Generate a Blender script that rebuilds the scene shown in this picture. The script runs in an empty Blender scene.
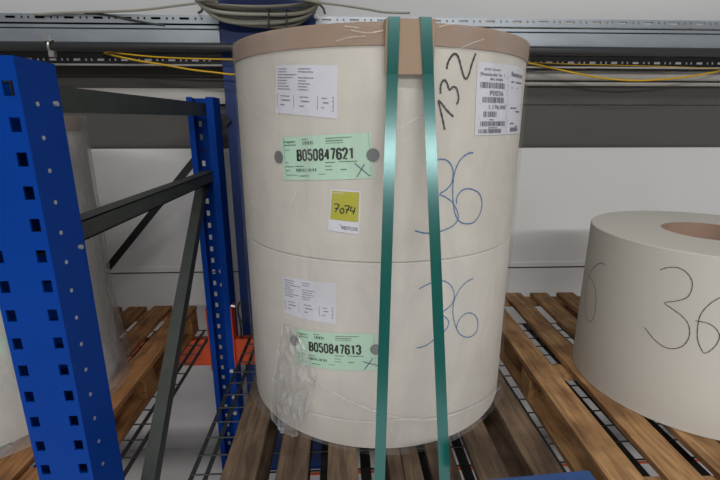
import bpy, bmesh, math, random
from mathutils import Vector, Matrix, noise
random.seed(7)
S = bpy.context.scene
COL = S.collection
PI = math.pi
H = 2.05                                   # camera height above the floor
FPX, PITCH, YAW = 435.0, math.radians(-14.9), math.radians(-2.6)

# ------------------------------------------------------------------ geometry helpers
def ray(px, py):
    v = Vector(((px-360)/FPX, 1.0, -(py-240)/FPX))
    v = Matrix.Rotation(PITCH, 3, 'X') @ v
    return Matrix.Rotation(YAW, 3, 'Z') @ v
def at_y(px, py, Y):
    r = ray(px, py); return Vector((r.x*Y/r.y, Y, H + r.z*Y/r.y))
def at_z(px, py, z):
    r = ray(px, py); k = (z-H)/r.z; return Vector((r.x*k, r.y*k, z))

def project(p):
    v = Matrix.Rotation(-YAW, 3, 'Z') @ (Vector(p) - Vector((0,0,H)))
    v = Matrix.Rotation(-PITCH, 3, 'X') @ v
    return 360 + FPX*v.x/v.y, 240 - FPX*v.z/v.y

class Cyl:
    """vertical cylinder face: (t, z) surface coordinates, t = 0 faces -y, t grows to +x"""
    def __init__(s, x, y, r): s.x, s.y, s.r = x, y, r
    def p(s, t, z, off=0.0):
        r = s.r + off
        return Vector((s.x + r*math.sin(t), s.y - r*math.cos(t), z))
    def hit(s, px, py):
        d = ray(px, py)
        a = d.x*d.x + d.y*d.y; b = -2*(d.x*s.x + d.y*s.y); c = s.x**2 + s.y**2 - s.r**2
        disc = max(b*b - 4*a*c, 0.0)
        k = (-b - math.sqrt(disc))/(2*a)
        return math.atan2(d.x*k - s.x, s.y - d.y*k), H + d.z*k

def origin(o):
    v = Vector((0, 0, 0))
    while o: v = v + o.location; o = o.parent
    return v

class MB:
    def __init__(s): s.v = []; s.f = []
    def quadbox(s, P):
        n = len(s.v); s.v += [Vector(p) for p in P]
        s.f += [(n,n+3,n+2,n+1),(n+4,n+5,n+6,n+7),(n,n+1,n+5,n+4),(n+1,n+2,n+6,n+5),(n+2,n+3,n+7,n+6),(n+3,n,n+4,n+7)]
        return s
    def box(s, x0, x1, y0, y1, z0, z1, M=None):
        P = [(x0,y0,z0),(x1,y0,z0),(x1,y1,z0),(x0,y1,z0),(x0,y0,z1),(x1,y0,z1),(x1,y1,z1),(x0,y1,z1)]
        if M: P = [M @ Vector(p) for p in P]
        return s.quadbox(P)
    def bar(s, a, b, w, h, up=Vector((0,0,1))):
        a, b = Vector(a), Vector(b); d = (b-a).normalized()
        sd = d.cross(up).normalized(); u = sd.cross(d).normalized()
        P = [a-sd*w/2-u*h/2, a+sd*w/2-u*h/2, b+sd*w/2-u*h/2, b-sd*w/2-u*h/2,
             a-sd*w/2+u*h/2, a+sd*w/2+u*h/2, b+sd*w/2+u*h/2, b-sd*w/2+u*h/2]
        return s.quadbox(P)
    def tube(s, pts, r, n=10, closed=False):
        pts = [Vector(p) for p in pts]; m = len(pts); base = len(s.v)
        up = Vector((0,0,1)); prev = None
        for i, p in enumerate(pts):
            a = pts[(i-1) % m] if (closed or i > 0) else p
            b = pts[(i+1) % m] if (closed or i < m-1) else p
            d = (b-a).normalized()
            if prev is None:
                ref = up if abs(d.dot(up)) < .9 else Vector((1,0,0))
                sd = d.cross(ref).normalized()
            else:
                sd = (prev - d*prev.dot(d)).normalized()
            prev = sd; u = sd.cross(d)
            for k in range(n):
                q = 2*PI*k/n; s.v.append(p + sd*r*math.cos(q) + u*r*math.sin(q))
        for i in range(m if closed else m-1):
            j = (i+1) % m
            for k in range(n):
                l = (k+1) % n
                s.f.append((base+i*n+k, base+j*n+k, base+j*n+l, base+i*n+l))
        if not closed:
            s.f.append(tuple(base+k for k in range(n)))
            s.f.append(tuple(base+(m-1)*n+k for k in reversed(range(n))))
        return s
    def lathe(s, cx, cy, prof, n=128, closed=True):
        base = len(s.v); m = len(prof)
        for k in range(n):
            q = 2*PI*k/n
            for r, z in prof: s.v.append(Vector((cx + r*math.sin(q), cy - r*math.cos(q), z)))
        for k in range(n):
            l = (k+1) % n
            for i in range(m if closed else m-1):
                j = (i+1) % m
                s.f.append((base+k*m+i, base+l*m+i, base+l*m+j, base+k*m+j))
        return s
    def disc(s, c, nrm, r, th, n=14):
        c, nrm = Vector(c), Vector(nrm).normalized()
        return s.tube([c, c+nrm*th], r, n)
    def grid(s, fn, nu, nv):
        base = len(s.v)
        for j in range(nv+1):
            for i in range(nu+1): s.v.append(Vector(fn(i/nu, j/nv)))
        for j in range(nv):
            for i in range(nu):
                a = base + j*(nu+1) + i
                s.f.append((a, a+1, a+nu+2, a+nu+1))
        return s
    def ribbon(s, pts, w, fn):
        """flat ink stroke: pts in a plane (u,v), fn maps to the surface"""
        m = len(pts); base = len(s.v)
        for i, p in enumerate(pts):
            a = pts[max(i-1,0)]; b = pts[min(i+1,m-1)]
            dx, dy = b[0]-a[0], b[1]-a[1]; L = math.hypot(dx,dy) or 1
            ww = w*(.85 + .3*math.sin(i*1.7)*.5)
            s.v.append(Vector(fn(p[0]-dy/L*ww/2, p[1]+dx/L*ww/2)))
            s.v.append(Vector(fn(p[0]+dy/L*ww/2, p[1]-dx/L*ww/2)))
        for i in range(m-1): s.f.append((base+2*i, base+2*i+1, base+2*i+3, base+2*i+2))
        return s
    def build(s, name, mat, parent=None, smooth=False, bevel=0, loc=None, auto=None):
        o0 = origin(parent) if parent else (Vector(loc) if loc else Vector((0,0,0)))
        me = bpy.data.meshes.new(name)
        me.from_pydata([tuple(p - o0) for p in s.v], [], s.f); me.update()
        bm = bmesh.new(); bm.from_mesh(me); bmesh.ops.recalc_face_normals(bm, faces=bm.faces); bm.to_mesh(me); bm.free()
        if mat: me.materials.append(mat)
        if smooth:
            for p in me.polygons: p.use_smooth = True
            if auto is not None:
                me.set_sharp_from_angle(angle=math.radians(auto))
        o = bpy.data.objects.new(name, me); COL.objects.link(o)
        if parent: o.parent = parent
        else: o.location = o0
        if bevel:
            b = o.modifiers.new('bevel', 'BEVEL'); b.width = bevel; b.segments = 2; b.limit_method = 'ANGLE'
        return o

def tag(o, label=None, cat=None, group=None, kind=None):
    if label: o['label'] = label
    if cat: o['category'] = cat
    if group: o['group'] = group
    if kind: o['kind'] = kind
    return o
def thing(name, label, cat, loc, group=None):
    o = bpy.data.objects.new(name, None); COL.objects.link(o)
    o.location = loc; o.empty_display_size = .05
    return tag(o, label, cat, group)
def smooth_path(pts, sub=8):
    """Catmull-Rom through points of any dimension"""
    P = [pts[0]] + list(pts) + [pts[-1]]; out = []
    for i in range(1, len(P)-2):
        a, b, c, d = P[i-1], P[i], P[i+1], P[i+2]
        for k in range(sub):
            t = k/sub
            out.append(tuple(.5*((2*b[q]) + (-a[q]+c[q])*t + (2*a[q]-5*b[q]+4*c[q]-d[q])*t*t + (-a[q]+3*b[q]-3*c[q]+d[q])*t**3) for q in range(len(b))))
    out.append(tuple(pts[-1])); return out

# ------------------------------------------------------------------ materials
def new_mat(name):
    m = bpy.data.materials.new(name); m.use_nodes = True
    nt = m.node_tree; nt.nodes.clear()
    out = nt.nodes.new('ShaderNodeOutputMaterial'); b = nt.nodes.new('ShaderNodeBsdfPrincipled')
    nt.links.new(b.outputs[0], out.inputs[0]); return m, nt, b, out
def srgb(r, g, b):
    f = lambda c: (c/255)/12.92 if c/255 <= .04045 else ((c/255+.055)/1.055)**2.4
    return (f(r), f(g), f(b), 1)
def mat(name, c, rough=.6, metal=0.0, var=.08, scale=8, bump=0.0, spec=.5, stretch=None):
    m, nt, b, out = new_mat(name)
    tc = nt.nodes.new('ShaderNodeTexCoord'); mp = nt.nodes.new('ShaderNodeMapping')
    nt.links.new(tc.outputs['Object'], mp.inputs[0])
    if stretch: mp.inputs['Scale'].default_value = stretch
    n = nt.nodes.new('ShaderNodeTexNoise'); n.inputs['Scale'].default_value = scale; n.inputs['Detail'].default_value = 6
    nt.links.new(mp.outputs[0], n.inputs['Vector'])
    r = nt.nodes.new('ShaderNodeValToRGB')
    r.color_ramp.elements[0].position = .3; r.color_ramp.elements[1].position = .7
    r.color_ramp.elements[0].color = tuple(x*(1-var) for x in c[:3]) + (1,)
    r.color_ramp.elements[1].color = tuple(min(1, x*(1+var)) for x in c[:3]) + (1,)
    nt.links.new(n.outputs[0], r.inputs[0]); nt.links.new(r.outputs[0], b.inputs['Base Color'])
    b.inputs['Roughness'].default_value = rough; b.inputs['Metallic'].default_value = metal
    b.inputs['Specular IOR Level'].default_value = spec
    if bump:
        bp = nt.nodes.new('ShaderNodeBump'); bp.inputs['Strength'].default_value = bump; bp.inputs['Distance'].default_value = .01
        nt.links.new(n.outputs[0], bp.inputs['Height']); nt.links.new(bp.outputs[0], b.inputs['Normal'])
    return m
def wood(name, c1, c2, c3):
    m, nt, b, out = new_mat(name)
    tc = nt.nodes.new('ShaderNodeTexCoord'); oi = nt.nodes.new('ShaderNodeObjectInfo')
    mul = nt.nodes.new('ShaderNodeVectorMath'); mul.operation = 'SCALE'; mul.inputs['Scale'].default_value = 37.0
    cx = nt.nodes.new('ShaderNodeCombineXYZ')
    for i in range(3): nt.links.new(oi.outputs['Random'], cx.inputs[i])
    nt.links.new(cx.outputs[0], mul.inputs[0])
    add = nt.nodes.new('ShaderNodeVectorMath'); nt.links.new(tc.outputs['Object'], add.inputs[0]); nt.links.new(mul.outputs[0], add.inputs[1])
    mp = nt.nodes.new('ShaderNodeMapping'); mp.inputs['Scale'].default_value = (1, .1, 1); nt.links.new(add.outputs[0], mp.inputs[0])
    g = nt.nodes.new('ShaderNodeTexNoise'); g.inputs['Scale'].default_value = 55; g.inputs['Detail'].default_value = 8; g.inputs['Distortion'].default_value = .6
    nt.links.new(mp.outputs[0], g.inputs['Vector'])
    r = nt.nodes.new('ShaderNodeValToRGB'); e = r.color_ramp.elements
    e[0].position = .28; e[0].color = c1; e[1].position = .72; e[1].color = c3
    k = e.new(.5); k.color = c2
    nt.links.new(g.outputs[0], r.inputs[0])
    st = nt.nodes.new('ShaderNodeTexNoise'); st.inputs['Scale'].default_value = 6; st.inputs['Detail'].default_value = 5
    nt.links.new(add.outputs[0], st.inputs['Vector'])
    sr = nt.nodes.new('ShaderNodeValToRGB'); sr.color_ramp.elements[0].position = .36; sr.color_ramp.elements[0].color = (.55,.5,.47,1)
    sr.color_ramp.elements[1].position = .55; sr.color_ramp.elements[1].color = (1,1,1,1)
    nt.links.new(st.outputs[0], sr.inputs[0])
    mx = nt.nodes.new('ShaderNodeMix'); mx.data_type = 'RGBA'; mx.blend_type = 'MULTIPLY'; mx.inputs[0].default_value = 1
    nt.links.new(r.outputs[0], mx.inputs[6]); nt.links.new(sr.outputs[0], mx.inputs[7])
    mr = nt.nodes.new('ShaderNodeMapRange'); mr.inputs[3].default_value = .78; mr.inputs[4].default_value = 1.2
    nt.links.new(oi.outputs['Random'], mr.inputs[0])
    hs = nt.nodes.new('ShaderNodeHueSaturation'); nt.links.new(mr.outputs[0], hs.inputs['Value']); nt.links.new(mx.outputs[2], hs.inputs['Color'])
    nt.links.new(hs.outputs[0], b.inputs['Base Color']); b.inputs['Roughness'].default_value = .8
    bp = nt.nodes.new('ShaderNodeBump'); bp.inputs['Strength'].default_value = .35; bp.inputs['Distance'].default_value = .004
    nt.links.new(g.outputs[0], bp.inputs['Height']); nt.links.new(bp.outputs[0], b.inputs['Normal'])
    return m
def film_mat(name, fac0, fac1, rough, col, scale=5, bump=.5, stretch=(1,1,1)):
    m, nt, b, out = new_mat(name)
    tc = nt.nodes.new('ShaderNodeTexCoord'); mp = nt.nodes.new('ShaderNodeMapping'); mp.inputs['Scale'].default_value = stretch
    mp.inputs['Rotation'].default_value = (.3,.5,.2)
    nt.links.new(tc.outputs['Object'], mp.inputs[0])
    n = nt.nodes.new('ShaderNodeTexNoise'); n.inputs['Scale'].default_value = scale; n.inputs['Detail'].default_value = 7; n.inputs['Distortion'].default_value = 1.2
    nt.links.new(mp.outputs[0], n.inputs['Vector'])
    mr = nt.nodes.new('ShaderNodeMapRange'); mr.inputs[1].default_value = .4; mr.inputs[2].default_value = .72
    mr.inputs[3].default_value = fac0; mr.inputs[4].default_value = fac1
    nt.links.new(n.outputs[0], mr.inputs[0])
    bp = nt.nodes.new('ShaderNodeBump'); bp.inputs['Strength'].default_value = bump; bp.inputs['Distance'].default_value = .02
    nt.links.new(n.outputs[0], bp.inputs['Height']); nt.links.new(bp.outputs[0], b.inputs['Normal'])
    b.inputs['Base Color'].default_value = col; b.inputs['Roughness'].default_value = rough
    b.inputs['Specular IOR Level'].default_value = .9
    t = nt.nodes.new('ShaderNodeBsdfTransparent'); t.inputs[0].default_value = (.97,.97,.97,1)
    mx = nt.nodes.new('ShaderNodeMixShader'); nt.links.new(mr.outputs[0], mx.inputs[0])
    nt.links.new(t.outputs[0], mx.inputs[1]); nt.links.new(b.outputs[0], mx.inputs[2]); nt.links.new(mx.outputs[0], out.inputs[0])
    return m

M = dict(
    floor=mat('pale concrete', srgb(212,212,212), .55, var=.1, scale=3),
    wall=mat('white wall panel', srgb(224,224,224), .6, var=.025, scale=1.6),
    grey_shade=mat('grey trim with shade', srgb(88,86,83), .6, var=.05, scale=2),
    duct=mat('white trunking', srgb(205,203,198), .5, var=.03),
    groove=mat('dark joint', srgb(70,70,70), .8),
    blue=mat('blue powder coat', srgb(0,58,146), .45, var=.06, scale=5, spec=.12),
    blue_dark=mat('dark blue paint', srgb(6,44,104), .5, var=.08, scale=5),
    blue_bar=mat('worn blue paint', srgb(48,80,136), .5, var=.1, scale=12),
    galv=mat('galvanised steel', srgb(178,186,194), .42, .55, var=.1, scale=14, stretch=(.3,1,1)),
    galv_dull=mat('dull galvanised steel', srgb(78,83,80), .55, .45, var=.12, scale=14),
    zinc=mat('bright zinc', srgb(205,205,200), .3, .7, var=.05),
    black=mat('black steel', srgb(34,34,34), .5),
    conduit=mat('dark grey conduit', srgb(66,68,70), .35, .3, var=.05),
    pipe=mat('white pipe', srgb(205,202,196), .4, var=.03),
    orange=mat('orange powder coat', srgb(200,70,20), .45, var=.06),
    wire=mat('wire mesh steel', srgb(62,64,64), .5, .4, var=.06),
    paper=mat('cream paper', srgb(212,207,197), .75, var=.03, scale=2.2, stretch=(1,1,3)),
    paper_low=mat('cream paper lower', srgb(214,209,201), .75, var=.03, scale=2.6, stretch=(1,1,3)),
    paper2=mat('pale kraft paper', srgb(206,202,193), .75, var=.02, scale=1.7),
    core=mat('brown core board', srgb(168,140,122), .8, var=.06),
    card=mat('brown cardboard', srgb(160,138,116), .75, var=.05, scale=5),
    card_cap=mat('brown cap board', srgb(164,140,122), .7, var=.06, scale=4),
    ink_black=mat('black marker ink', srgb(28,26,26), .6, var=.02),
    ink_thin=mat('dark pencil ink', srgb(62,58,56), .7, var=.05),
    ink_blue=mat('blue marker ink', srgb(52,112,168), .6, var=.05),
    ink_navy=mat('dark blue pen', srgb(30,66,110), .6, var=.03),
    print=mat('black print', srgb(20,22,20), .7, var=.02),
    print_grey=mat('grey print', srgb(100,100,112), .7, var=.05),
    print_green=mat('grey green print', srgb(70,98,84), .7, var=.05),
    white=mat('white label stock', srgb(222,222,232), .55, var=.015),
    green=mat('mint green label stock', srgb(192,228,204), .55, var=.015),
    olive=mat('lime print', srgb(184,180,58), .6, var=.02),
    dot=mat('grey adhesive dot', srgb(112,112,116), .8, var=.05),
    strap=mat('teal polyester strap', srgb(10,82,75), .2, var=.05, scale=60, stretch=(1,1,.1), spec=1.0),
    yellow=mat('yellow cable', srgb(222,176,30), .45),
    cable=mat('grey cable', srgb(172,170,156), .5),
    cable_dark=mat('dark cable', srgb(70,70,68), .5),
    line=mat('orange floor paint', srgb(205,92,50), .6),
    wood_main=wood('weathered pallet wood', srgb(66,52,40), srgb(98,80,63), srgb(124,102,80)),
    wood_right=wood('golden pallet wood', srgb(122,88,56), srgb(166,126,84), srgb(192,152,106)),
    wood_left=wood('orange pallet wood', srgb(110,72,42), srgb(158,110,66), srgb(186,136,86)),
    film=film_mat('clear stretch film', 0.02, .24, .14, (.66,.65,.64,1), 6, 1.0, (1,1,.45)),
    film_thick=film_mat('bunched stretch film', .12, .62, .13, (.68,.67,.66,1), 22, 1.0, (1,1,.5)),
    film_left=film_mat('hazy stretch film', .2, .5, .3, (.62,.62,.62,1), 6, .6, (1,1,.4)),
    film_edge_glint=film_mat('film fold and glint', .35, .7, .2, (.85,.85,.83,1), 20, .4),
)

# ------------------------------------------------------------------ setting
tag(MB().box(-6,7,-6,2.45,-.1,0).build('floor', M['floor']), kind='structure')
WY = 2.45
tag(MB().box(-6,7,WY,WY+.15,0,4.2).build('wall_back', M['wall']), kind='structure')
z0 = H - .3265*WY
tag(MB().box(-6,7,WY-.010,WY,z0-.030,z0).build('trim_1', M['wall'], bevel=.002), kind='structure')
tag(MB().box(-6,7,WY-.004,WY,z0-.038,z0-.0305).build('trim_2', M['groove']), kind='structure')
# grey sheet band, tray shade put into its colour, lower edge rolled to wall
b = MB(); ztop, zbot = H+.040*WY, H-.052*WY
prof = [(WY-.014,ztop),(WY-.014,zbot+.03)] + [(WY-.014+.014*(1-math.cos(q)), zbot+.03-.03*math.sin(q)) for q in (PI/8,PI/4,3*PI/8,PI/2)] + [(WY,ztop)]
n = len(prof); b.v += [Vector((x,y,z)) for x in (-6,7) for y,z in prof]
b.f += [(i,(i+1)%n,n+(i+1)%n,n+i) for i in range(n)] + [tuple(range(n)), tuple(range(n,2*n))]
tag(b.build('trim_3', M['grey_shade']), kind='structure')
# trunking strips on the wall left and right of the column
tag(MB().box(-6,-.56,WY-.05,WY,H+.0425*2.40,H+.0745*2.40).build('trim_4', M['duct'], bevel=.003), kind='structure')
tag(MB().box(-6,-.56,WY-.012,WY,H+.0755*2.43,H+.125*2.43).build('recess_shade', M['grey_shade']), kind='structure')  # dark strip painting the shade in the recess under the tray
tag(MB().box(-.11,7,WY-.022,WY,H+.0430*2.43,H+.0835*2.43).build('trim_5', M['grey_shade'], bevel=.002), kind='structure')  # right trunking, its shade under the pipe painted as grey
tag(MB().box(-.25,2.5,2.185,2.205,0,.003).build('trim_6', M['line']), kind='structure')

# ------------------------------------------------------------------ blue building column
c = MB()
c.box(-.555,-.115,2.25,2.262,0,3.4).box(-.555,-.115,2.428,2.44,0,3.4).box(-.342,-.328,2.262,2.428,0,3.4)
c.box(-.575,-.095,2.235,2.445,0,.004)
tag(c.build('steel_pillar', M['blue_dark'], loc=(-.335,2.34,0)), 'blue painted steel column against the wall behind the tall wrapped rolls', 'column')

# ------------------------------------------------------------------ cable trays, conduit, pipe
def perf(mb, x0, x1, z0, z1, y0, y1, h0, h1, holes):
    mb.box(x0,x1,y0,y1,z0,h0); mb.box(x0,x1,y0,y1,h1,z1)
    x = x0
    for a, e in holes:
        if a > x: mb.box(x,a,y0,y1,h0,h1)
        x = e
    mb.box(x,x1,y0,y1,h0,h1)
def slots(x0, x1, per, w, d):
    out = []; x = x0 + .03
    while x + per < x1:
        out.append((x, x+w)); g = (per-w)/3
        out.append((x+w+g-d/2, x+w+g+d/2)); out.append((x+w+2*g-d/2, x+w+2*g+d/2)); x += per
    return out
def upper_tray(x0, x1, label, dark_back):
    t = thing('cable_tray', label, 'cable tray', ((x0+x1)/2, 2.36, H+.36))
    Yf = 2.28; zz = lambda r: H + r*Yf
    m = MB(); perf(m, x0, x1, zz(.2015), zz(.2175), Yf, Yf+.004, zz(.2085), zz(.2130), slots(x0,x1,.132,.044,.008))
    m.build('slotted_rail', M['galv'], t)
    MB().box(x0,x1,Yf+.004,WY,zz(.2165),zz(.2175)).build('top_flange', M['galv'], t)
    yb = Yf+.035 if dark_back else Yf+.006
    MB().box(x0,x1,yb,yb+.004,zz(.2005),zz(.216)).build('slot_tone_plate', M['black'] if dark_back else M['pipe'], t)  # plate tone stands in for dark cavity left, lit wall right
    MB().box(x0,x1,Yf-.004,Yf+.008,zz(.1915),zz(.1975)).build('rail_lip', M['galv'], t, bevel=.001)
    MB().box(x0,x1,Yf-.002,Yf+.006,zz(.165),zz(.1893)).build('side_panel', M['galv'], t, bevel=.001)
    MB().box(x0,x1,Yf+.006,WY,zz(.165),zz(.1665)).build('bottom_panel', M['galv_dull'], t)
    MB().box(x0,x1,Yf-.008,Yf+.004,zz(.1585),zz(.1645)).build('bottom_lip', M['galv'], t, bevel=.001)
    return t
upper_tray(-5,-.565,'silver slotted cable tray on the wall left of the blue column', True)
tr = upper_tray(-.108,6,'long silver slotted cable tray on the wall right of the blue column', False)
MB().disc(at_y(316.5,17,2.28), (0,-1,0), .012, .012).build('bolt', M['zinc'], tr)
def lower_tray(x0, x1, label):
    t = thing('cable_tray', label, 'cable tray', ((x0+x1)/2, 2.37, H+.29))
    Yf = 2.30; zz = lambda r: H + r*Yf
    m = MB(); perf(m, x0, x1, zz(.1225), zz(.1425), Yf, Yf+.003, zz(.1285), zz(.1335), slots(x0,x1,.112,.034,.010))
    m.build('slotted_strip', M['black'], t)
    MB().box(x0,x1,Yf+.0045,Yf+.0065,zz(.1265),zz(.1375)).build('lit_wall_strip', M['white'], t)  # white strip stands in for the bright wall seen through the slots
    MB().box(x0,x1,Yf+.0065,WY,zz(.1385),zz(.1400)).build('tray_bottom', M['black'], t)
    MB().box(x0,x1,Yf-.014,Yf-.001,zz(.1185),zz(.1220)).build('edge_lip', M['pipe'], t, bevel=.001)
lower_tray(-5,-.565,'dark slotted lower cable tray left of the blue column')
lower_tray(-.108,6,'dark slotted lower cable tray above the white pipe')
t = thing('conduit', 'dark grey conduit running along the wall under the upper cable trays', 'pipe', (0,2.2,H+.33))
zc = H + .1545*2.2
MB().tube([(-5,2.2,zc+.004),(0,2.2,zc+.002),(6,2.2,zc-.012)], .0205, 16).build('tube', M['conduit'], t, smooth=True, auto=40)
k = MB(); cx = at_y(52,47,2.2).x
k.tube([(cx+.004*math.sin(q), 2.2+.027*math.cos(q), zc+.004+.027*math.sin(q)) for q in [2*PI*i/20 for i in range(20)]], .006, 8, closed=True)
k.box(cx-.012,cx+.012,2.165,2.185,zc+.02,zc+.042).box(cx+.0,cx+.024,2.165,2.185,zc-.046,zc-.02)
k.build('pipe_clamp', M['zinc'], t, smooth=True, auto=40)
zp_ = H + .1065*2.37
tag(MB().tube([(-.10,2.385,zp_),(6,2.385,zp_-.004)], .0275, 20).build('wall_pipe', M['pipe'], smooth=True, auto=40, loc=(3,2.385,zp_)),
    'white horizontal pipe on the wall just above the grey band, right of rolls', 'pipe')
e = MB(); perf(e, -.10, 6, H+.0835*2.39, H+.0900*2.39, 2.39, 2.393, H+.0850*2.39, H+.0862*2.39, slots(-.1,6,.05,.014,.006))
e.box(-.10,6,2.393,WY,H+.0835*2.39,H+.0842*2.39)
tag(e.build('perforated_strip', M['pipe'], loc=(3,2.42,H+.2)), 'white perforated metal edge strip below the white pipe', 'strip')

# cables
def cable(name, pts, Y, r, m, label, cat='cable'):
    P = [at_y(px, py, yy if yy else Y) for px, py, yy in [(p + (None,))[:3] for p in pts]]
    P = smooth_path([tuple(p) for p in P], 6)
    return tag(MB().tube(P, r, 8).build(name, m, smooth=True, loc=tuple(P[0])), label, cat)
cable('yellow_cable', [(104,53,2.298),(120,57),(140,61),(165,65),(190,69.5),(215,72.5),(234,74.5),(262,74),(300,70)], 2.165, .0042, M['yellow'], 'lower bright yellow cable sagging left of the tall rolls')
cable('yellow_cable', [(104,51.5,2.299),(125,54),(150,56.5),(175,58),(200,58.8),(234,59.5),(262,60),(300,61)], 2.178, .0034, M['yellow'], 'upper yellow cable lying nearly straight left of the tall rolls')
cable('yellow_cable', [(490,60,2.297),(528,63),(552,68),(580,74),(605,78.5),(635,80.5),(660,79.5),(685,77),(712,72.5),(740,66,2.297)], 2.27, .0046, M['yellow'], 'yellow cable sagging across the white pipe on the right')
cable('yellow_cable', [(500,62,2.299),(530,62.5),(570,64),(610,65),(660,66.4),(720,68.5),(745,69,2.299)], 2.288, .0024, M['yellow'], 'thin dark yellow cable along the lower tray on the right')
cable('grey_cable', [(35,14.5),(70,12.5),(110,11.5),(140,10),(170,6.5),(205,2),(225,-1)], 2.265, .0055, M['cable'], 'grey cable rising from the left tray towards the cable coil')
cable('grey_cable', [(84,13),(97,13.5),(112,15.5),(130,19.5),(148,23),(165,25.5,2.276)], 2.273, .0045, M['cable_dark'], 'dark cable drooping over the left slotted tray')
cable('grey_cable', [(296,-2),(315,2),(340,5),(366,9),(385,12.2),(410,13)], 2.262, .0052, M['cable'], 'grey cable running from the coil down to the right tray')
cable('grey_cable', [(308,2),(318,4),(323,8),(325,14)], 2.262, .005, M['cable_dark'], 'short dark cable hooking down at the right end of the coil')
cable('grey_cable', [(203,1),(203,6),(201.5,11),(198,13)], 2.262, .006, M['cable_dark'], 'short dark cable hooking down at the left end of the coil')
cc = at_y(259,3,2.14)
coil = thing('cable_coil', 'coil of grey cables tied together in front of the blue column', 'cable', tuple(cc))
for i, bz in enumerate((.006,.020,.033,.045,.056,.066,.075,.083)):
    a, dy = .268-.004*i+random.uniform(-.008,.006), random.uniform(-.03,.03)
    ph = random.uniform(0,6)
    pts = [(cc.x + a*math.copysign(abs(math.cos(q))**.8, math.cos(q)), cc.y + dy - .05*math.sin(q), cc.z + bz*math.sin(q)*(1+.05*math.sin(2*q+ph))+.004*math.sin(3*q+ph)) for q in [2*PI*j/72 for j in range(72)]]
    MB().tube(pts, .0088, 8, closed=True).build('cable_loop', M['cable'], coil, smooth=True)
for px in (268,286):
    x = at_y(px,14,2.14).x
    pts = [(x+.003*math.sin(q), cc.y+.06+.05*math.cos(q), cc.z-.058+.048*math.sin(q)) for q in [2*PI*j/20 for j in range(20)]]
    MB().tube(pts, .0035, 6, closed=True).build('cable_tie', M['cable_dark'], coil, smooth=True)

# ------------------------------------------------------------------ rack upright
Y1 = .85; PX0, PX1 = -.693, -.573; PD = .117
up = thing('rack_upright', 'blue pallet rack upright with grey bracing at the left of the tall rolls', 'rack', (-.633,1.5,0))
def post(yweb, yopen, zt, hw, hh, pitch, zb=0.02, lips=(.026,.034)):
    s = 1 if yopen > yweb else -1; th = .004
    ys = sorted((yweb, yweb+s*th)); m = MB()
    w = PX1-PX0; ca, cb = PX0+.155*w, PX0+.845*w
    xs = [PX0, ca-hw/2, ca+hw/2, cb-hw/2, cb+hw/2, PX1]
    for i in (0,2,4): m.box(xs[i],xs[i+1],ys[0],ys[1],zb,zt)
    z = zt-.055; ztop = zt; zz = []
    while z > zb+.1: zz.append(z); z -= pitch
    for i in (1,3):
        top = zt
        for z in zz:
            m.box(xs[i],xs[i+1],ys[0],ys[1],z+hh/2,top); top = z-hh/2
        m.box(xs[i],xs[i+1],ys[0],ys[1],zb,top)
    y2 = sorted((yweb+s*th, yopen))
    m.box(PX0,PX0+th,y2[0],y2[1],zb,zt); m.box(PX1-th,PX1,y2[0],y2[1],zb,zt)
    yl = sorted((yopen, yopen-s*th))
    m.box(PX0+th,PX0+lips[0],yl[0],yl[1],zb,zt); m.box(PX1-lips[1],PX1-th,yl[0],yl[1],zb,zt)
    return m, zz
m, zz = post(Y1, Y1+PD, H+.138*Y1, .019, .026, .063, lips=(.05,.058))
pf = m.build('post', M['blue'], up)
for z in zz:
    MB().disc((PX1-.001, Y1+.042, z-.025), (1,0,0), .0045, .002, 10).build('lit_hole_disc', M['zinc'], pf)  # bright discs stand in for light through small side holes
m, zz = post(2.10+PD, 2.10, H+.0565*2.12, .016, .026, .063)
pr = m.build('post', M['blue'], up)
for yy in (Y1+PD/2, 2.10+PD/2):
    MB().box(PX0-.03,PX1+.03,yy-.08,yy+.08,0,.02).build('foot_plate', M['galv_dull'], up)
XC = -.636
def cbar(a, b, h, w=.034):
    """channel-section brace, open to one side"""
    a, b = Vector(a), Vector(b); d = (b-a).normalized(); sd = Vector((1,0,0)); u = sd.cross(d).normalized()
    m = MB()
    m.bar(a+sd*(w/2-.002), b+sd*(w/2-.002), .004, h)
    m.bar(a+u*(h/2-.002), b+u*(h/2-.002), w, .004); m.bar(a-u*(h/2-.002), b-u*(h/2-.002), w, .004)
    return m
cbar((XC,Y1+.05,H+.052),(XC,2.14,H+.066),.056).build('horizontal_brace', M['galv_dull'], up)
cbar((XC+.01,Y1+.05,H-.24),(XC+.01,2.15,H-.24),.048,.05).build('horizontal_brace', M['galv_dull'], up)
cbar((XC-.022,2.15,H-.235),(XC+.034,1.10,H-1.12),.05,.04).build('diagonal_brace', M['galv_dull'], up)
for (y, z) in ((Y1+.095,H+.04),(Y1+.095,H-.26)):
    MB().tube([(PX1-.002,y,z),(PX1+.006,y,z)], .0055, 6).build('bolt', M['zinc'], up)
for (y, z) in ((2.112,1.31),(2.112,1.235)):
    MB().tube([(XC+.01,y+.09,z),(XC+.01,y+.066,z)], .012, 6).build('bolt', M['zinc'], up)
for z in (.78,.62,.52):
    MB().tube([(PX1-.017,2.10,z),(PX1-.017,2.086,z)], .011, 6).build('bolt', M['zinc'], up)

tag(MB().bar(at_y(108,268,2.236), at_y(228.5,118,2.228), .012, .034).build('brace_rod', M['black'], loc=(-.9,2.23,1.7)),
    'thin dark diagonal brace behind the rear blue post', 'brace')

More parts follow.
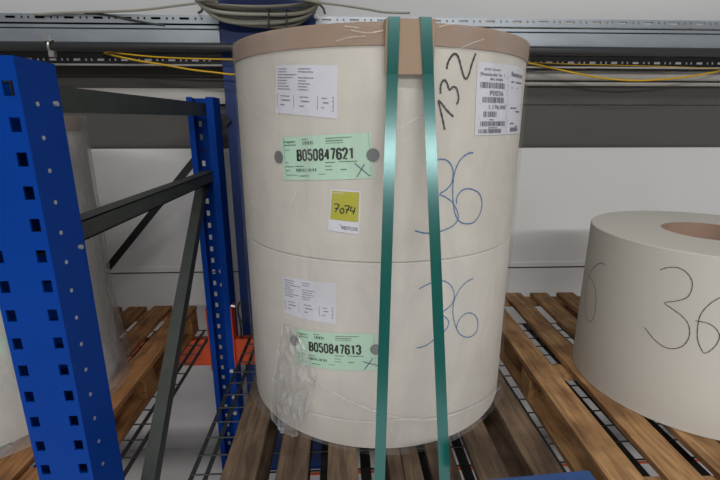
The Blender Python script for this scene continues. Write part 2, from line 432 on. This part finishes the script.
# ------------------------------------------------------------------ beams and wire decks
ZD = .960
def beam(x0, x1, label):
    t = thing('rack_crossbar', label, 'beam', ((x0+x1)/2, 2.145, .9))
    MB().box(x0,x1,2.115,2.165,.80,.9505).build('beam', M['orange'], t, bevel=.004)
    return t
def front_beam(x0, x1, label):  # rack's out-of-view front beams, added to block frontal light below the deck
    t = thing('rack_crossbar', label, 'beam', ((x0+x1)/2, .875, .9))
    MB().box(x0,x1,.85,.90,.80,.9505).build('beam', M['orange'], t, bevel=.004)
front_beam(-3.2, PX0-.005, 'unseen orange front rack beam left of the blue front post')
front_beam(PX1+.005, 3.4, 'unseen orange front rack beam under the front edge of the pallets')
bl = beam(-3.2, PX0-.005, 'orange rear rack beam left of the blue rear post')
br = beam(PX1+.005, .72, 'orange rear rack beam right of the blue rear post')
for t, xa, xb in ((bl,PX0-.006,PX0-.001),(br,PX1+.001,PX1+.006)):
    MB().box(xa,xb,2.096,2.17,.78,1.14).build('end_plate', M['orange'], t)
lp = MB(); c0 = at_y(241.5,312,2.08)
lp.tube([(c0.x+.018*math.cos(q), 2.085, c0.z+.055*math.sin(q)) for q in [2*PI*j/24 for j in range(24)]], .005, 6, closed=True)
lp.tube([(c0.x-.014,2.085,c0.z-.03),(c0.x-.010,2.085,c0.z-.09),(c0.x-.012,2.085,c0.z-.15)], .006, 6)
lp.build('locking_loop', M['black'], br, smooth=True)
MB().tube([(PX1+.008,2.09,1.155),(PX1+.03,2.09,1.15)], .008, 8).build('locking_pin', M['zinc'], br)
def deck(x0, x1, label, edge):
    t = thing('wire_deck', label, 'wire deck', ((x0+x1)/2, 1.5, ZD-.02))
    m = MB(); y = .84
    while y < 2.22: m.tube([(x0,y,ZD-.003),(x1,y,ZD-.003)], .003, 6); y += .086
    m.build('cross_wires', M['wire'], t)
    xs = []; x = x0+.006 if edge < 0 else x1-.006; i = 0
    while x0+.002 < x < x1-.002:
        xs.append((x, .0075 if i < 2 else .017)); x += (.046 if i == 0 else .12 if i == 1 else .066)*(1 if edge < 0 else -1); i += 1
    for x, hw in xs: MB().box(x-hw,x+hw,.82,2.215,ZD-.0095,ZD-.006).build('support_bar', M['wire'], t)
    return t
deck(-.495,.655,'wire mesh deck under the pallet of the tall rolls',-1)
deck(.668,2.3,'wire mesh deck under the right pallet',-1)
deck(-2.3,-.705,'wire mesh deck under the left pallet',1)

# ------------------------------------------------------------------ pallets
ZT = 1.104
def pallet(x0, y0, rot, boards, L, wmat, label, stringers, bl_x):
    t = thing('wooden_pallet', label, 'pallet', (x0, y0, ZD))
    R = Matrix.Translation((x0,y0,0)) @ Matrix.Rotation(rot,4,'Z')
    W = boards[-1][1]
    for a, e in boards:
        j = random.uniform(-.006,.006)
        MB().box(a,e,j,L+random.uniform(-.006,.006),ZT-.022,ZT,R).build('deck_board', wmat, t, bevel=.003)
    for a, e in stringers:
        MB().box(.002,W-.002,a,e,ZT-.044,ZT-.022,R).build('stringer_board', wmat, t, bevel=.002)
        for bx0, bx1 in bl_x:
            MB().box(bx0,bx1,a+.002,e-.002,ZD+.022,ZT-.044,R).build('block', wmat, t, bevel=.002)
    for bx0, bx1 in bl_x:
        MB().box(bx0,bx1,.002,L-.002,ZD,ZD+.022,R).build('base_board', wmat, t, bevel=.002)
    return t
xo = -.342
mb_ = [(-.342,-.246),(-.19,-.101),(-.046,.041),(.128,.169),(.171,.222),(.247,.327),(.374,.461),(.53,.620)]
pallet(xo, .86, 0, [(a-xo,b-xo) for a,b in mb_], 1.21, M['wood_main'], 'weathered brown wooden pallet under the tall wrapped rolls',
       [(0.0,.09),(.56,.66),(1.115,1.205)], [(0,.10),(.46,.56),(.862,.962)])
pallet(.728, .90, math.radians(-1.8), [(.0,.102),(.166,.268),(.322,.42),(.478,.575),(.632,.73),(.79,.885),(.95,1.05)], 1.43, M['wood_right'],
       'golden brown wooden pallet under the short bare roll', [(0.005,.09),(.60,.69),(1.33,1.425)], [(0,.10),(.475,.575),(.95,1.05)])
pallet(-1.80, 1.0, 0, [(i*.1315,i*.1315+.096) for i in range(8)], 1.22, M['wood_left'],
       'orange brown wooden pallet seen behind the blue front post', [(0.005,.10),(.56,.66),(1.12,1.215)], [(0,.10),(.46,.56),(.9165,1.0165)])

# ------------------------------------------------------------------ paper rolls
def roll_mesh(cx, cy, r, rc, z0, z1, n=160):
    b = .003
    return MB().lathe(cx, cy, [(rc,z0),(r-b,z0),(r,z0+b),(r,z1-b),(r-b,z1),(rc,z1)], n)
def core(cx, cy, rc, z0, z1, parent):
    MB().lathe(cx, cy, [(rc-.001,z0),(rc-.001,z1-.0005),(rc-.012,z1-.0005),(rc-.012,z0)], 64).build('cardboard_core', M['core'], parent, smooth=True, auto=40)

# sheets and print wrapped on a roll
class Sheet:
    def __init__(s, cyl, px, m, parent, name, label, off=.0012):
        s.cyl = cyl; s.c = [cyl.hit(*p) for p in px]; s.off = off
        s.o = MB().grid(lambda u, v: s.at(u, v, 0), 16, 6).build(name, m, parent, smooth=True)
        if label: s.o['label'] = label
        s.w = math.hypot((s.c[1][0]-s.c[0][0])*cyl.r, s.c[1][1]-s.c[0][1])
        s.h = math.hypot((s.c[3][0]-s.c[0][0])*cyl.r, s.c[3][1]-s.c[0][1])
    def at(s, u, v, lift=.0006):        # u right, v down
        a, b, c, d = s.c
        q = [(a[i]*(1-u)+b[i]*u)*(1-v) + (d[i]*(1-u)+c[i]*u)*v for i in (0,1)]
        return s.cyl.p(q[0], q[1], s.off + lift)
    def patch(s, m, u0, v0, u1, v1, lift=.0006): m.grid(lambda u, v: s.at(u0+(u1-u0)*u, v0+(v1-v0)*v, lift), 4, 1)
    def line(s, m, pts, w, lift=.0008):
        r = s.w/s.h
        m.ribbon([(u*r, v) for u, v in pts], w/s.h, lambda u, v: s.at(u/r, v, lift))
    def bars(s, m, u0, v0, u1, v1, seed=0):
        rr = random.Random(seed); u = u0
        while u < u1:
            w = rr.choice((.004,.006,.010,.014)); s.patch(m, u, v0, min(u+w,u1), v1); u += w + rr.choice((.004,.006,.010))
    def words(s, m, u0, v, u1, h, seed=0):
        rr = random.Random(seed); u = u0
        while u < u1-.004:
            w = min(rr.uniform(.008,.02), u1-u); s.patch(m, u, v, u+w, v+h*rr.uniform(.7,1)); u += w + .004
    def text(s, m, txt, u0, v0, u1, v1, bold=0.0):
        V, F = text_mesh(txt, bold)
        n = len(m.v)
        m.v += [s.at(u0+(u1-u0)*x, v1+(v0-v1)*y, .0009) for x, y in V]; m.f += [tuple(n+i for i in f) for f in F]
def text_mesh(txt, bold):
    cu = bpy.data.curves.new('lettering', 'FONT'); cu.body = txt; cu.offset = bold; cu.resolution_u = 3
    cu.space_character = 1.0 + bold*1.5
    ob = bpy.data.objects.new('lettering', cu); COL.objects.link(ob)
    bpy.context.view_layer.update()
    me = bpy.data.meshes.new_from_object(ob.evaluated_get(bpy.context.evaluated_depsgraph_get()))
    V = [(v.co.x, v.co.y) for v in me.vertices]; F = [tuple(p.vertices) for p in me.polygons]
    bpy.data.objects.remove(ob); bpy.data.curves.remove(cu); bpy.data.meshes.remove(me)
    xa, xb = min(v[0] for v in V), max(v[0] for v in V); ya, yb = min(v[1] for v in V), max(v[1] for v in V)
    return [((x-xa)/(xb-xa), (y-ya)/(yb-ya)) for x, y in V], F
def strokes(cyl, lists, w, m, parent, name, label, off=.0014):
    b = MB()
    for pl in lists:
        P = [cyl.hit(*p) for p in smooth_path(pl, 6)]
        P = [(t*cyl.r, z) for t, z in P]
        b.ribbon(P, w, lambda u, v: cyl.p(u/cyl.r, v, off))
    o = b.build(name, m, parent); o['label'] = label; return o
def z_(x0, y0, s, pts): return [(x0+a/s, y0+b/s) for a, b in pts]

CX, CY, CR = .135, 1.57, .47
ZS, ZB, ZTOP = 1.693, 2.2295, 2.2795
BIG = Cyl(CX, CY, CR)
lower = thing('paper_roll', 'cream wrapped paper roll standing on the pallet, lower of the tall stack', 'paper roll', (CX,CY,ZT))
rl = roll_mesh(CX,CY,CR,.08,ZT,ZS-.0015).build('paper', M['paper_low'], lower, smooth=True, auto=30)
core(CX,CY,.08,ZT,ZS-.0015,lower)
upper = thing('paper_roll', 'cream wrapped paper roll with capped brown top, upper of the tall stack', 'paper roll', (CX,CY,ZS))
ru = roll_mesh(CX,CY,CR,.08,ZS,ZTOP-.004).build('paper', M['paper'], upper, smooth=True, auto=30)
core(CX,CY,.08,ZS,ZTOP-.004,upper)
cap = MB().lathe(CX,CY,[(.10,ZTOP-.0035),(CR+.0005,ZTOP-.0035),(CR+.0005,ZB),(CR+.0045,ZB),(CR+.0045,ZTOP-.002),(CR+.0025,ZTOP),(.10,ZTOP)],160)
tag(cap.build('cardboard_cap', M['card_cap'], smooth=True, auto=30, loc=(CX,CY,ZB)), 'brown cardboard cap covering the top edge of the tall stack', 'cardboard cap')

# white data sheet, upper
def data_sheet(px, parent, label, seed):
    s = Sheet(BIG, px, M['white'], parent, 'data_sheet', label)
    m = MB()
    for i in range(8):
        v = .07 + .058*i
        s.words(m, .04, v, .04+random.Random(seed+i).uniform(.12,.32), .022, seed+i)
        if i != 2: s.words(m, .41, v, .41+random.Random(seed+i+50).uniform(.12,.25), .022, seed+i+50)
        else: s.words(m, .18, v, .38, .024, seed+9)
    for v in (.60,.68,.78,.86): s.line(m, [(.04,v),(.95,v)], .0013)
    for u in (.04,.34,.72,.95): s.line(m, [(u,.60),(u,.86)], .0012)
    for u, w in ((.10,.16),(.44,.14),(.78,.08)):
        s.words(m, u, .62, u+w, .024, seed+70); s.words(m, u, .80, u+w*.5, .028, seed+71); s.words(m, u+.02, .70, u+w+.02, .03, seed+72)
    m.build('printed_text', M['print_grey'], s.o)
data_sheet([(276.2,65.2),(337.8,65.2),(337,118.8),(275.8,112.8)], ru, 'white printed data sheet on the upper roll', 3)
data_sheet([(282.8,275.8),(336,283),(336,324),(284.4,313)], rl, 'white printed data sheet on the lower roll', 40)

GLYPH = {'0':[[(.3,0),(.7,0),(1,.12),(1,.88),(.7,1),(.3,1),(0,.88),(0,.12),(.3,0)]],
 '1':[[(.15,.17),(.62,.0),(.62,1)]], '2':[[(0,.26),(0,.12),(.3,0),(.7,0),(1,.12),(1,.36),(0,1),(1,1)]],
 '3':[[(0,.2),(.1,.05),(.4,0),(.7,0),(1,.12),(1,.38),(.7,.48),(.4,.48)],[(.7,.48),(1,.6),(1,.88),(.7,1),(.3,1),(0,.88),(0,.78)]],
 '4':[[(.72,1),(.72,0)],[(.72,.02),(0,.7),(1.05,.7)]], '5':[[(1,0),(.08,0),(.04,.46),(.35,.38),(.7,.38),(1,.52),(1,.86),(.7,1),(.3,1),(0,.88),(0,.76)]],
 '6':[[(1,.22),(1,.12),(.7,0),(.3,0),(0,.12),(0,.88),(.3,1),(.7,1),(1,.88),(1,.54),(.7,.42),(.3,.42),(0,.54)]],
 '7':[[(0,0),(1,0),(.75,.4),(.4,1)]], '8':[[(.3,0),(.7,0),(.96,.12),(.96,.38),(.7,.48),(.3,.48),(.04,.38),(.04,.12),(.3,0)],[(.3,.48),(.7,.48),(1,.6),(1,.88),(.7,1),(.3,1),(0,.88),(0,.6),(.3,.48)]],
 'B':[[(-.12,-.06),(-.12,1.06)],[(0,1),(0,0),(.7,0),(.95,.1),(.95,.38),(.7,.48),(.05,.48)],[(.7,.48),(1,.6),(1,.88),(.7,1),(0,1)]]}
def block_number(s, m, txt, u0, v0, u1, v1, stem):
    n = len(txt); cw = (u1-u0)/n
    for i, ch in enumerate(txt):
        a = u0 + cw*(i+.2)
        for st in GLYPH[ch]:
            s.line(m, [(a + cw*.60*x, v0+(v1-v0)*y) for x, y in st], stem, .0009 + .00004*i)
def green_label(cyl, px, parent, number, dots, cross, label):
    s = Sheet(cyl, px, M['green'], parent, 'shipping_label', label, off=.0018)
    if number:
        m = MB(); block_number(s, m, number, .20, .315, .83, .54, .0066)
        m.build('printed_number', M['print'], s.o)
    g = MB()
    s.line(g, [(.025,.03),(.975,.03),(.985,.94),(.04,.96),(.025,.03)], .0012)
    s.line(g, [(.03,.235),(.975,.235)], .001); s.line(g, [(.035,.83),(.98,.82)], .001)
    s.text(g, 'Fertigpapiere', .035, .085, .185, .155, .012)
    s.words(g, .035, .18, .19, .028, 1); s.words(g, .27, .065, .34, .024, 2); s.bars(g, .275, .12, .40, .195, 4)
    s.words(g, .54, .07, .81, .022, 5); s.words(g, .54, .125, .72, .028, 6); s.words(g, .54, .18, .72, .018, 7)
    s.words(g, .04, .29, .10, .022, 8); s.words(g, .04, .58, .08, .022, 9)
    s.words(g, .04, .675, .15, .022, 10); s.words(g, .17, .67, .28, .024, 11); s.bars(g, .18, .735, .42, .80, 12)
    s.words(g, .04, .765, .10, .022, 13); s.words(g, .52, .60, .63, .024, 14); s.words(g, .67, .595, .85, .026, 15)
    s.words(g, .52, .685, .59, .022, 16); s.words(g, .52, .765, .60, .022, 17); s.words(g, .68, .765, .74, .03, 18)
    s.words(g, .05, .875, .20, .018, 19); s.words(g, .22, .89, .34, .024, 20); s.words(g, .44, .86, .52, .016, 21)
    g.build('printed_text', M['print_green'], s.o)
    c = MB()
    for a, b in cross:
        A, B = cyl.hit(*a), cyl.hit(*b)
        c.ribbon([(A[0]*cyl.r,A[1]),((A[0]+B[0])/2*cyl.r,(A[1]+B[1])/2),(B[0]*cyl.r,B[1])], .0026, lambda u, v: cyl.p(u/cyl.r, v, .0032))
    if cross: c.build('pen_cross', M['ink_navy'], s.o)
    for d in dots:
        t0, z0 = cyl.hit(*d); n = 24; dm = MB()
        dm.v = [cyl.p(t0, z0, .0035)] + [cyl.p(t0+.0165*math.cos(2*PI*i/n)/cyl.r, z0+.0165*math.sin(2*PI*i/n), .0035) for i in range(n)]
        dm.f = [(0,1+i,1+(i+1)%n) for i in range(n)]
        dm.build('adhesive_dot', M['dot'], s.o)
    return s
green_label(BIG, [(282,137.2),(371,132.2),(373.3,178),(284.2,180)], ru, 'B050847621', [(279.5,157),(373,155)],
            [((354.8,163),(370,176)),((364.6,164),(357,177))], 'mint green label reading B050847621')
green_label(BIG, [(294.8,327.8),(376.2,332.6),(377.6,369.6),(297,363)], rl, 'B050847613', [(295,340),(376,349)],
            [((363,361),(377.5,365)),((373,357.5),(364.5,369))], 'mint green label reading B050847613')
# lime ticket
s = Sheet(BIG, [(331,188.7),(361.2,190.6),(359.4,234.4),(328.2,230)], M['white'], ru, 'lot_ticket', 'white and lime ticket with handwritten 7074', .0018)
m = MB(); s.patch(m, .05, .04, .95, .72); m.build('lime_panel', M['olive'], s.o)
m = MB()
for st in ([(.16,.36),(.22,.34),(.32,.36),(.27,.43),(.21,.54)],[(.18,.45),(.31,.44)],
           [(.40,.44),(.36,.50),(.41,.55),(.48,.51),(.47,.44),(.40,.43)],
           [(.49,.37),(.56,.36),(.66,.37),(.61,.44),(.56,.54)],[(.54,.45),(.65,.44)],
           [(.74,.37),(.69,.46),(.84,.47)],[(.84,.38),(.81,.46),(.78,.54)]):
    s.line(m, smooth_path(st,5), .0034, .0014)
m.build('handwritten_number', M['ink_black'], s.o)
m = MB(); s.text(m, 'RESTLOS', .44, .845, .95, .925, .008)
s.line(m, [(.36,.80),(.42,.86)], .001); m.build('printed_text', M['print'], s.o)
m = MB(); s.words(m, .08, .075, .48, .016, 5); m.build('printed_text', M['white'], s.o)
# white address label on the right
s = Sheet(BIG, [(477,61.4),(522.0,68.2),(518.3,133.2),(474,135.4)], M['white'], ru, 'address_label', 'large white barcode label reading P0036', .0018)
m = MB()
s.text(m, 'JASS GmbH', .10, .075, .38, .115, .01); s.text(m, 'Rheinlander Str. 1', .05, .135, .46, .18, .008)
s.text(m, 'M13988', .20, .205, .42, .24, .008); s.text(m, 'P0036', .20, .375, .44, .445, .012); s.text(m, '1.178,000', .19, .575, .50, .64, .012)
s.text(m, 'Remarsons', .62, .085, .97, .155, .015)
s.bars(m, .05, .265, .47, .345, 1); s.bars(m, .09, .465, .46, .545, 2); s.bars(m, .11, .665, .33, .745, 3); s.bars(m, .07, .805, .50, .875, 4); s.bars(m, .05, .915, .43, .975, 5); s.bars(m, .63, .90, .88, .965, 6)
s.words(m, .20, .775, .28, .02, 7); s.words(m, .19, .89, .35, .018, 8); s.words(m, .62, .22, .70, .024, 9); s.words(m, .76, .22, .96, .026, 10)
s.words(m, .62, .60, .80, .022, 11); s.words(m, .78, .65, .93, .026, 12); s.words(m, .62, .83, .74, .024, 13); s.words(m, .78, .875, .86, .02, 14)
s.words(m, .63, .31, .66, .02, 15); s.words(m, .78, .31, .81, .02, 16)
for v in (.19,.36,.56,.765,.88): s.line(m, [(.04,v),(.52,v)], .0007)
s.line(m, [(.53,.02),(.53,.98)], .0007)
for v in (.17,.29,.565,.80): s.line(m, [(.55,v),(.97,v)], .0007)
m.build('printed_text', M['print_grey'], s.o)
# handwriting on the tall rolls
Q = lambda pts: z_(430,45,5.333,pts)
strokes(BIG, [Q([(88,128),(96,90),(115,58),(133,48),(150,66),(165,120),(178,165),(190,180),(205,160),(222,100),(242,45)]),
              Q([(55,260),(55,225),(62,198),(77,188),(90,205),(102,238),(122,224),(138,230),(149,262),(150,295),(140,317)]),
              Q([(77,452),(66,395),(52,335),(44,298),(60,312),(90,350),(124,383)])], .0062, M['ink_black'], ru, 'handwritten_number', 'black handwritten 132')
Q = lambda pts: z_(410,145,4.8,pts)
strokes(BIG, [Q([(98,84),(122,74),(150,68),(178,75),(200,102),(206,140),(197,185),(172,215),(142,236),(170,250),(205,278),(226,320),(229,355),(205,387),(165,407),(120,420),(70,422),(22,411)]),
              Q([(302,37),(275,42),(240,72),(215,125),(205,190),(205,260),(214,325),(235,365),(270,378),(308,368),(336,325),(344,275),(330,232),(295,212),(258,213),(232,235),(222,262),(222,282)])],
        .0040, M['ink_blue'], ru, 'handwritten_number', 'blue handwritten 36 on the upper roll')
Q = lambda pts: z_(410,270,6,pts)
strokes(BIG, [Q([(55,112),(90,93),(135,73),(180,64),(215,70),(248,98),(264,145),(255,195),(220,232),(184,260),(215,285),(231,310),(222,345),(190,380),(145,415),(95,452),(38,468)]),
              Q([(378,50),(340,70),(300,110),(270,165),(256,225),(260,290),(278,350),(305,390),(350,402),(390,380),(406,335),(396,280),(355,256),(315,272),(285,315),(277,355)])],
        .0036, M['ink_blue'], rl, 'handwritten_number', 'blue handwritten 36 on the lower roll')

# short bare roll on the right
SM = Cyl(1.31, 1.436, .38); SZ = H-.365
small = thing('paper_roll', 'short bare cream paper roll with open brown core on the right pallet', 'paper roll', (1.31,1.436,ZT))
rs = roll_mesh(1.31,1.436,.38,.150,ZT,SZ).build('paper', M['paper2'], small, smooth=True, auto=30)
core(1.31,1.436,.150,ZT,SZ,small)
Q = lambda pts: z_(570,250,4,pts)
strokes(SM, [Q([(362,80),(390,70),(430,70),(465,88),(487,120),(488,155),(470,188),(430,203),(380,211),(410,235),(450,265),(475,300),(478,340),(465,370),(445,387),(415,394),(380,388),(340,360),(300,310)]),
             Q([(625,180),(600,190),(560,215),(525,255),(512,300),(510,350),(522,390),(540,412),(570,395),(590,370),(598,340),(580,310),(550,292),(502,282)])],
        .0024, M['ink_thin'], rs, 'handwritten_number', 'dark handwritten 36')
Q = lambda pts: z_(570,255,6.4,pts)
strokes(SM, [Q([(225,62),(200,52),(170,66),(140,98),(122,136),(108,190),(101,260),(100,340),(108,400),(132,428),(155,390),(168,310),(165,230),(148,170),(124,138)]),
             Q([(66,310),(70,290),(72,270)])], .0024, M['ink_thin'], rs, 'handwritten_number', 'dark handwritten 6 at the left edge')

# wrapped roll on the left pallet
LX, LY, LR = -1.365, 1.495, .47
LC = Cyl(LX, LY, LR); LT = H+.026
left = thing('paper_roll', 'hazy film wrapped paper roll on the left pallet behind the blue post', 'paper roll', (LX,LY,ZT))
r3 = roll_mesh(LX,LY,LR,.08,ZT,LT-.004).build('paper', M['paper'], left, smooth=True, auto=30)
core(LX,LY,.08,ZT,LT-.004,left)
cap = MB().lathe(LX,LY,[(.10,LT-.0035),(LR+.0005,LT-.0035),(LR+.0005,LT-.045),(LR+.0045,LT-.045),(LR+.0045,LT),(.10,LT)],128)
tag(cap.build('cardboard_cap', M['card_cap'], smooth=True, auto=30, loc=(LX,LY,LT-.045)), 'brown cardboard cap on top of the left wrapped roll', 'cardboard cap')
green_label(LC, [(-74,325),(6.5,335),(8,354.5),(-70,362)], r3, '', [], [], 'mint green label, only its right edge in view')

# ------------------------------------------------------------------ stretch film
def film_shell(cx, cy, r, z0, z1, amp, skirt, seed):
    off = Vector((seed*7.3, seed*3.1, 0))
    def fn(u, v):
        q = 2*PI*u; z = z0 + (z1-z0)*v
        d = noise.noise(Vector((math.sin(q)*4, math.cos(q)*4, z*5)) + off)*.5 + .5
        d2 = abs(noise.noise(Vector((math.sin(q)*11+z*6, math.cos(q)*11, z*4)) + off))
        rr = r + amp*(d*.6 + d2*.8) + skirt(q, v)
        return (cx + rr*math.sin(q), cy - rr*math.cos(q), z)
    m = MB().grid(fn, 200, 60); return m
def skirt_main(q, v):
    k = max(0, 1-v/.06)
    return .020*k*k*(.6+.4*math.sin(5*q+1)) 
film = thing('stretch_film', 'clear wrinkled stretch film wound around the tall stack of rolls', 'stretch film', (CX,CY,ZT))
film_shell(CX,CY,CR+.0075,ZT+.003,ZTOP-.003,.004,skirt_main,1).build('film_sheet', M['film'], film, smooth=True)
# bunched tail hanging down at the lower left
tl = [BIG.hit(*p) for p in ((281,330),(300,338),(318,372),(296,425))]
def tail(u, v):
    # px outline of the tail: left and right edges by height
    L = [(286,322),(281,350),(277,385),(276,412),(284,436),(290,448)]
    Rr = [(300,326),(312,350),(320,378),(312,405),(303,425),(301,446)]
    k = v*(len(L)-1); i = min(int(k), len(L)-2); f = k-i
    a = (L[i][0]*(1-f)+L[i+1][0]*f, L[i][1]*(1-f)+L[i+1][1]*f); b = (Rr[i][0]*(1-f)+Rr[i+1][0]*f, Rr[i][1]*(1-f)+Rr[i+1][1]*f)
    t, z = BIG.hit(a[0]*(1-u)+b[0]*u, a[1]*(1-u)+b[1]*u)
    lift = .012 + .014*abs(noise.noise(Vector((u*7, v*9, 2.2)))) + .012*noise.noise(Vector((u*3+v*2, v*4, 5.5))) + .010*v + .004
    return BIG.p(t, max(z, ZT+.004), lift)
MB().grid(tail, 40, 70).build('film_tail', M['film_thick'], film, smooth=True)
def film_edge_glint(px, w, lift=.0155):
    P = [BIG.hit(*p) for p in smooth_path(px, 6)]
    MB().ribbon([(t*CR, z) for t, z in P], w, lambda u, v: BIG.p(u/CR, v, lift)).build('film_edge_glint', M['film_edge_glint'], film)
film_edge_glint([(300,364),(312,372),(325,382),(340,392),(360,402),(380,409),(400,414.5),(425,416),(455,410),(480,399),(497,386)], .005)
film_edge_glint([(312,410),(330,414),(352,417.5),(375,418.5),(398,416.5),(420,414)], .004)
film_edge_glint([(420,418),(450,412),(478,400),(497,384)], .003)
film_edge_glint([(256,372),(262,384),(272,398),(284,410)], .003)
film_edge_glint([(283,92),(281,120),(281,137)], .003)

for fp in ([(338,42),(350,38.5),(366,37)],[(352,31),(368,34),(383,31.5)],[(437,28),(444,26),(453,25)],[(346,27),(360,29)],[(452,52),(466,45),(480,40)],
           [(395,132),(412,120),(440,107)],[(402,141),(428,124)],[(268,118),(254,108),(246,88)],[(492,100),(504,140),(505,182)],[(508,140),(508,200)],[(250,200),(262,208),(268,224)],[(300,190),(292,205),(286,200)]):
    film_edge_glint(fp, .0022, .0135)  # pale streaks painted as glints on the film wrinkles
def skirt_left(q, v):
    k = max(0, 1-v/.35); s = max(0.0, math.sin(q))
    return (.07*k*k*s*max(0,math.cos(q*.5)) + .006*k*(.5+.5*math.sin(9*q)))
fl = thing('stretch_film', 'hazy stretch film around the left roll, flaring out at its foot', 'stretch film', (LX,LY,ZT))
film_shell(LX,LY,LR+.008,ZT+.004,LT+.004,.010,skirt_left,3).build('film_sheet', M['film_left'], fl, smooth=True)

# ------------------------------------------------------------------ edge protector and straps
pt = at_y(384.5,16.5,1.083); pb = at_y(434,75,1.083)
x0, x1 = at_y(385,45,1.083).x, at_y(434.5,45,1.083).x
zt, zb = ZTOP+.0035, pb.z
m = MB(); m.box(x0,x1,1.078,1.085,zb,zt).box(x0,x1,1.085,1.20,ZTOP+.0004,zt)
prot = tag(m.build('edge_protector', M['card'], loc=(CX,1.083,zb), bevel=.002), 'brown cardboard edge protector under the two teal straps at the top', 'edge protector')
def strap(top, bottom, label):
    a = at_y(top[0],top[1],1.0765); zb_ = zb
    mid = at_y(top[0]+(bottom[0]-top[0])*(75-top[1])/(bottom[1]-top[1]),75,1.0755)
    mid = Vector((mid.x,1.0755,zb))
    # straight down to the front edge of the pallet
    pe = project(Vector((mid.x,.853,ZT+.0015)))
    fx = at_y(top[0]+(bottom[0]-top[0])*(pe[1]-top[1])/(bottom[1]-top[1]), pe[1], .853).x
    fr = Vector((fx,.853,ZT+.0015))
    path = [Vector((fr.x,.853,ZT-.10)), Vector((fr.x,.853,fr.z)), mid, Vector((a.x,1.0755,zt+.002)), Vector((a.x,1.09,zt+.0025)), Vector((a.x,2.05,ZTOP+.012)), Vector((a.x,2.078,ZTOP-.02)), Vector((a.x,2.078,ZT-.05))]
    m = MB(); w = .0265; n = len(path)
    for i, p in enumerate(path):
        da = (path[min(i+1,n-1)] - path[max(i-1,0)]).normalized()
        sd = Vector((1,0,0)); nm = sd.cross(da).normalized()
        for sx, sn in ((-1,0),(1,0),(1,1),(-1,1)):
            m.v.append(p + sd*sx*w/2 + nm*sn*.0012)
    for i in range(n-1):
        for k_ in range(4):
            l = (k_+1)%4; m.f.append((i*4+k_, (i+1)*4+k_, (i+1)*4+l, i*4+l))
    m.f += [(0,1,2,3), tuple(range(4*n-4,4*n))]
    return tag(m.build('strap', M['strap'], loc=tuple(path[1])), label, 'strap')
strap((394.2,17),(379.5,478),'left of the two teal straps over the tall rolls')
strap((425.8,17),(444.5,478),'right of the two teal straps over the tall rolls, leaning right')

# ------------------------------------------------------------------ blue bar in the foreground
a = at_y(483,478.2,.80); b2 = at_y(588.5,472,.822); zb2 = (a.z+b2.z)/2
g = thing('blue_barrier', 'blue steel bar crossing the bottom edge in front of the pallets', 'barrier', ((a.x+b2.x)/2,.81,0))
A, B = Vector((a.x-.05,a.y-.02,zb2-.03)), Vector((b2.x,b2.y-.02,zb2-.03))
MB().bar(A, B, .04, .06).build('rail', M['blue_bar'], g, bevel=.003)
for k in (.2,.8):
    p = A.lerp(B, k); MB().box(p.x-.02,p.x+.02,p.y-.018,p.y+.018,0,zb2-.06).build('leg', M['blue_bar'], g)

# ------------------------------------------------------------------ light
def lamp(x, y, z, sx, sy, power, col=(1,.98,.95)):
    l = bpy.data.lights.new('ceiling_lamp', 'AREA'); l.shape = 'RECTANGLE'; l.size = sx; l.size_y = sy; l.energy = power; l.color = col
    o = bpy.data.objects.new('ceiling_lamp', l); COL.objects.link(o); o.location = (x,y,z); return o
lamp(.9, -6.3, 4.7, 6.0, .7, 600)
lamp(.5, -1.2, 5.0, 5.0, .5, 84)
M['strap'].node_tree.nodes['Principled BSDF'].inputs['Specular Tint'].default_value = (.62,.95,.97,1)
w = bpy.data.worlds.new('hall'); S.world = w; w.use_nodes = True
w.node_tree.nodes['Background'].inputs[0].default_value = (.92,.96,1,1); w.node_tree.nodes['Background'].inputs[1].default_value = .10

# ------------------------------------------------------------------ camera
cam = bpy.data.cameras.new('camera'); co = bpy.data.objects.new('camera', cam); COL.objects.link(co)
cam.sensor_width = 36; cam.lens = FPX*36/720; cam.clip_start = .02
co.location = (0,0,H); co.rotation_euler = (PI/2+PITCH, 0, YAW)
S.camera = co
S.view_settings.view_transform = 'Standard'; S.view_settings.look = 'None'; S.view_settings.exposure = 0.13; S.view_settings.gamma = 1
S.view_settings.use_curve_mapping = False

GROUPS = {'paper_roll': 'paper rolls on the rack', 'wooden_pallet': 'wooden pallets on the rack', 'strap': 'teal straps over the tall rolls',
          'yellow_cable': 'yellow cables along the trays', 'grey_cable': 'grey cables around the coil', 'wire_deck': 'wire decks on the rack',
          'cable_tray': 'cable trays on the wall', 'rack_crossbar': 'orange rack beams', 'cardboard_cap': 'cardboard caps on the rolls', 'stretch_film': 'stretch film around the rolls'}
for o in S.objects:
    k = o.name.split('.')[0]
    if o.parent is None and k in GROUPS: o['group'] = GROUPS[k]
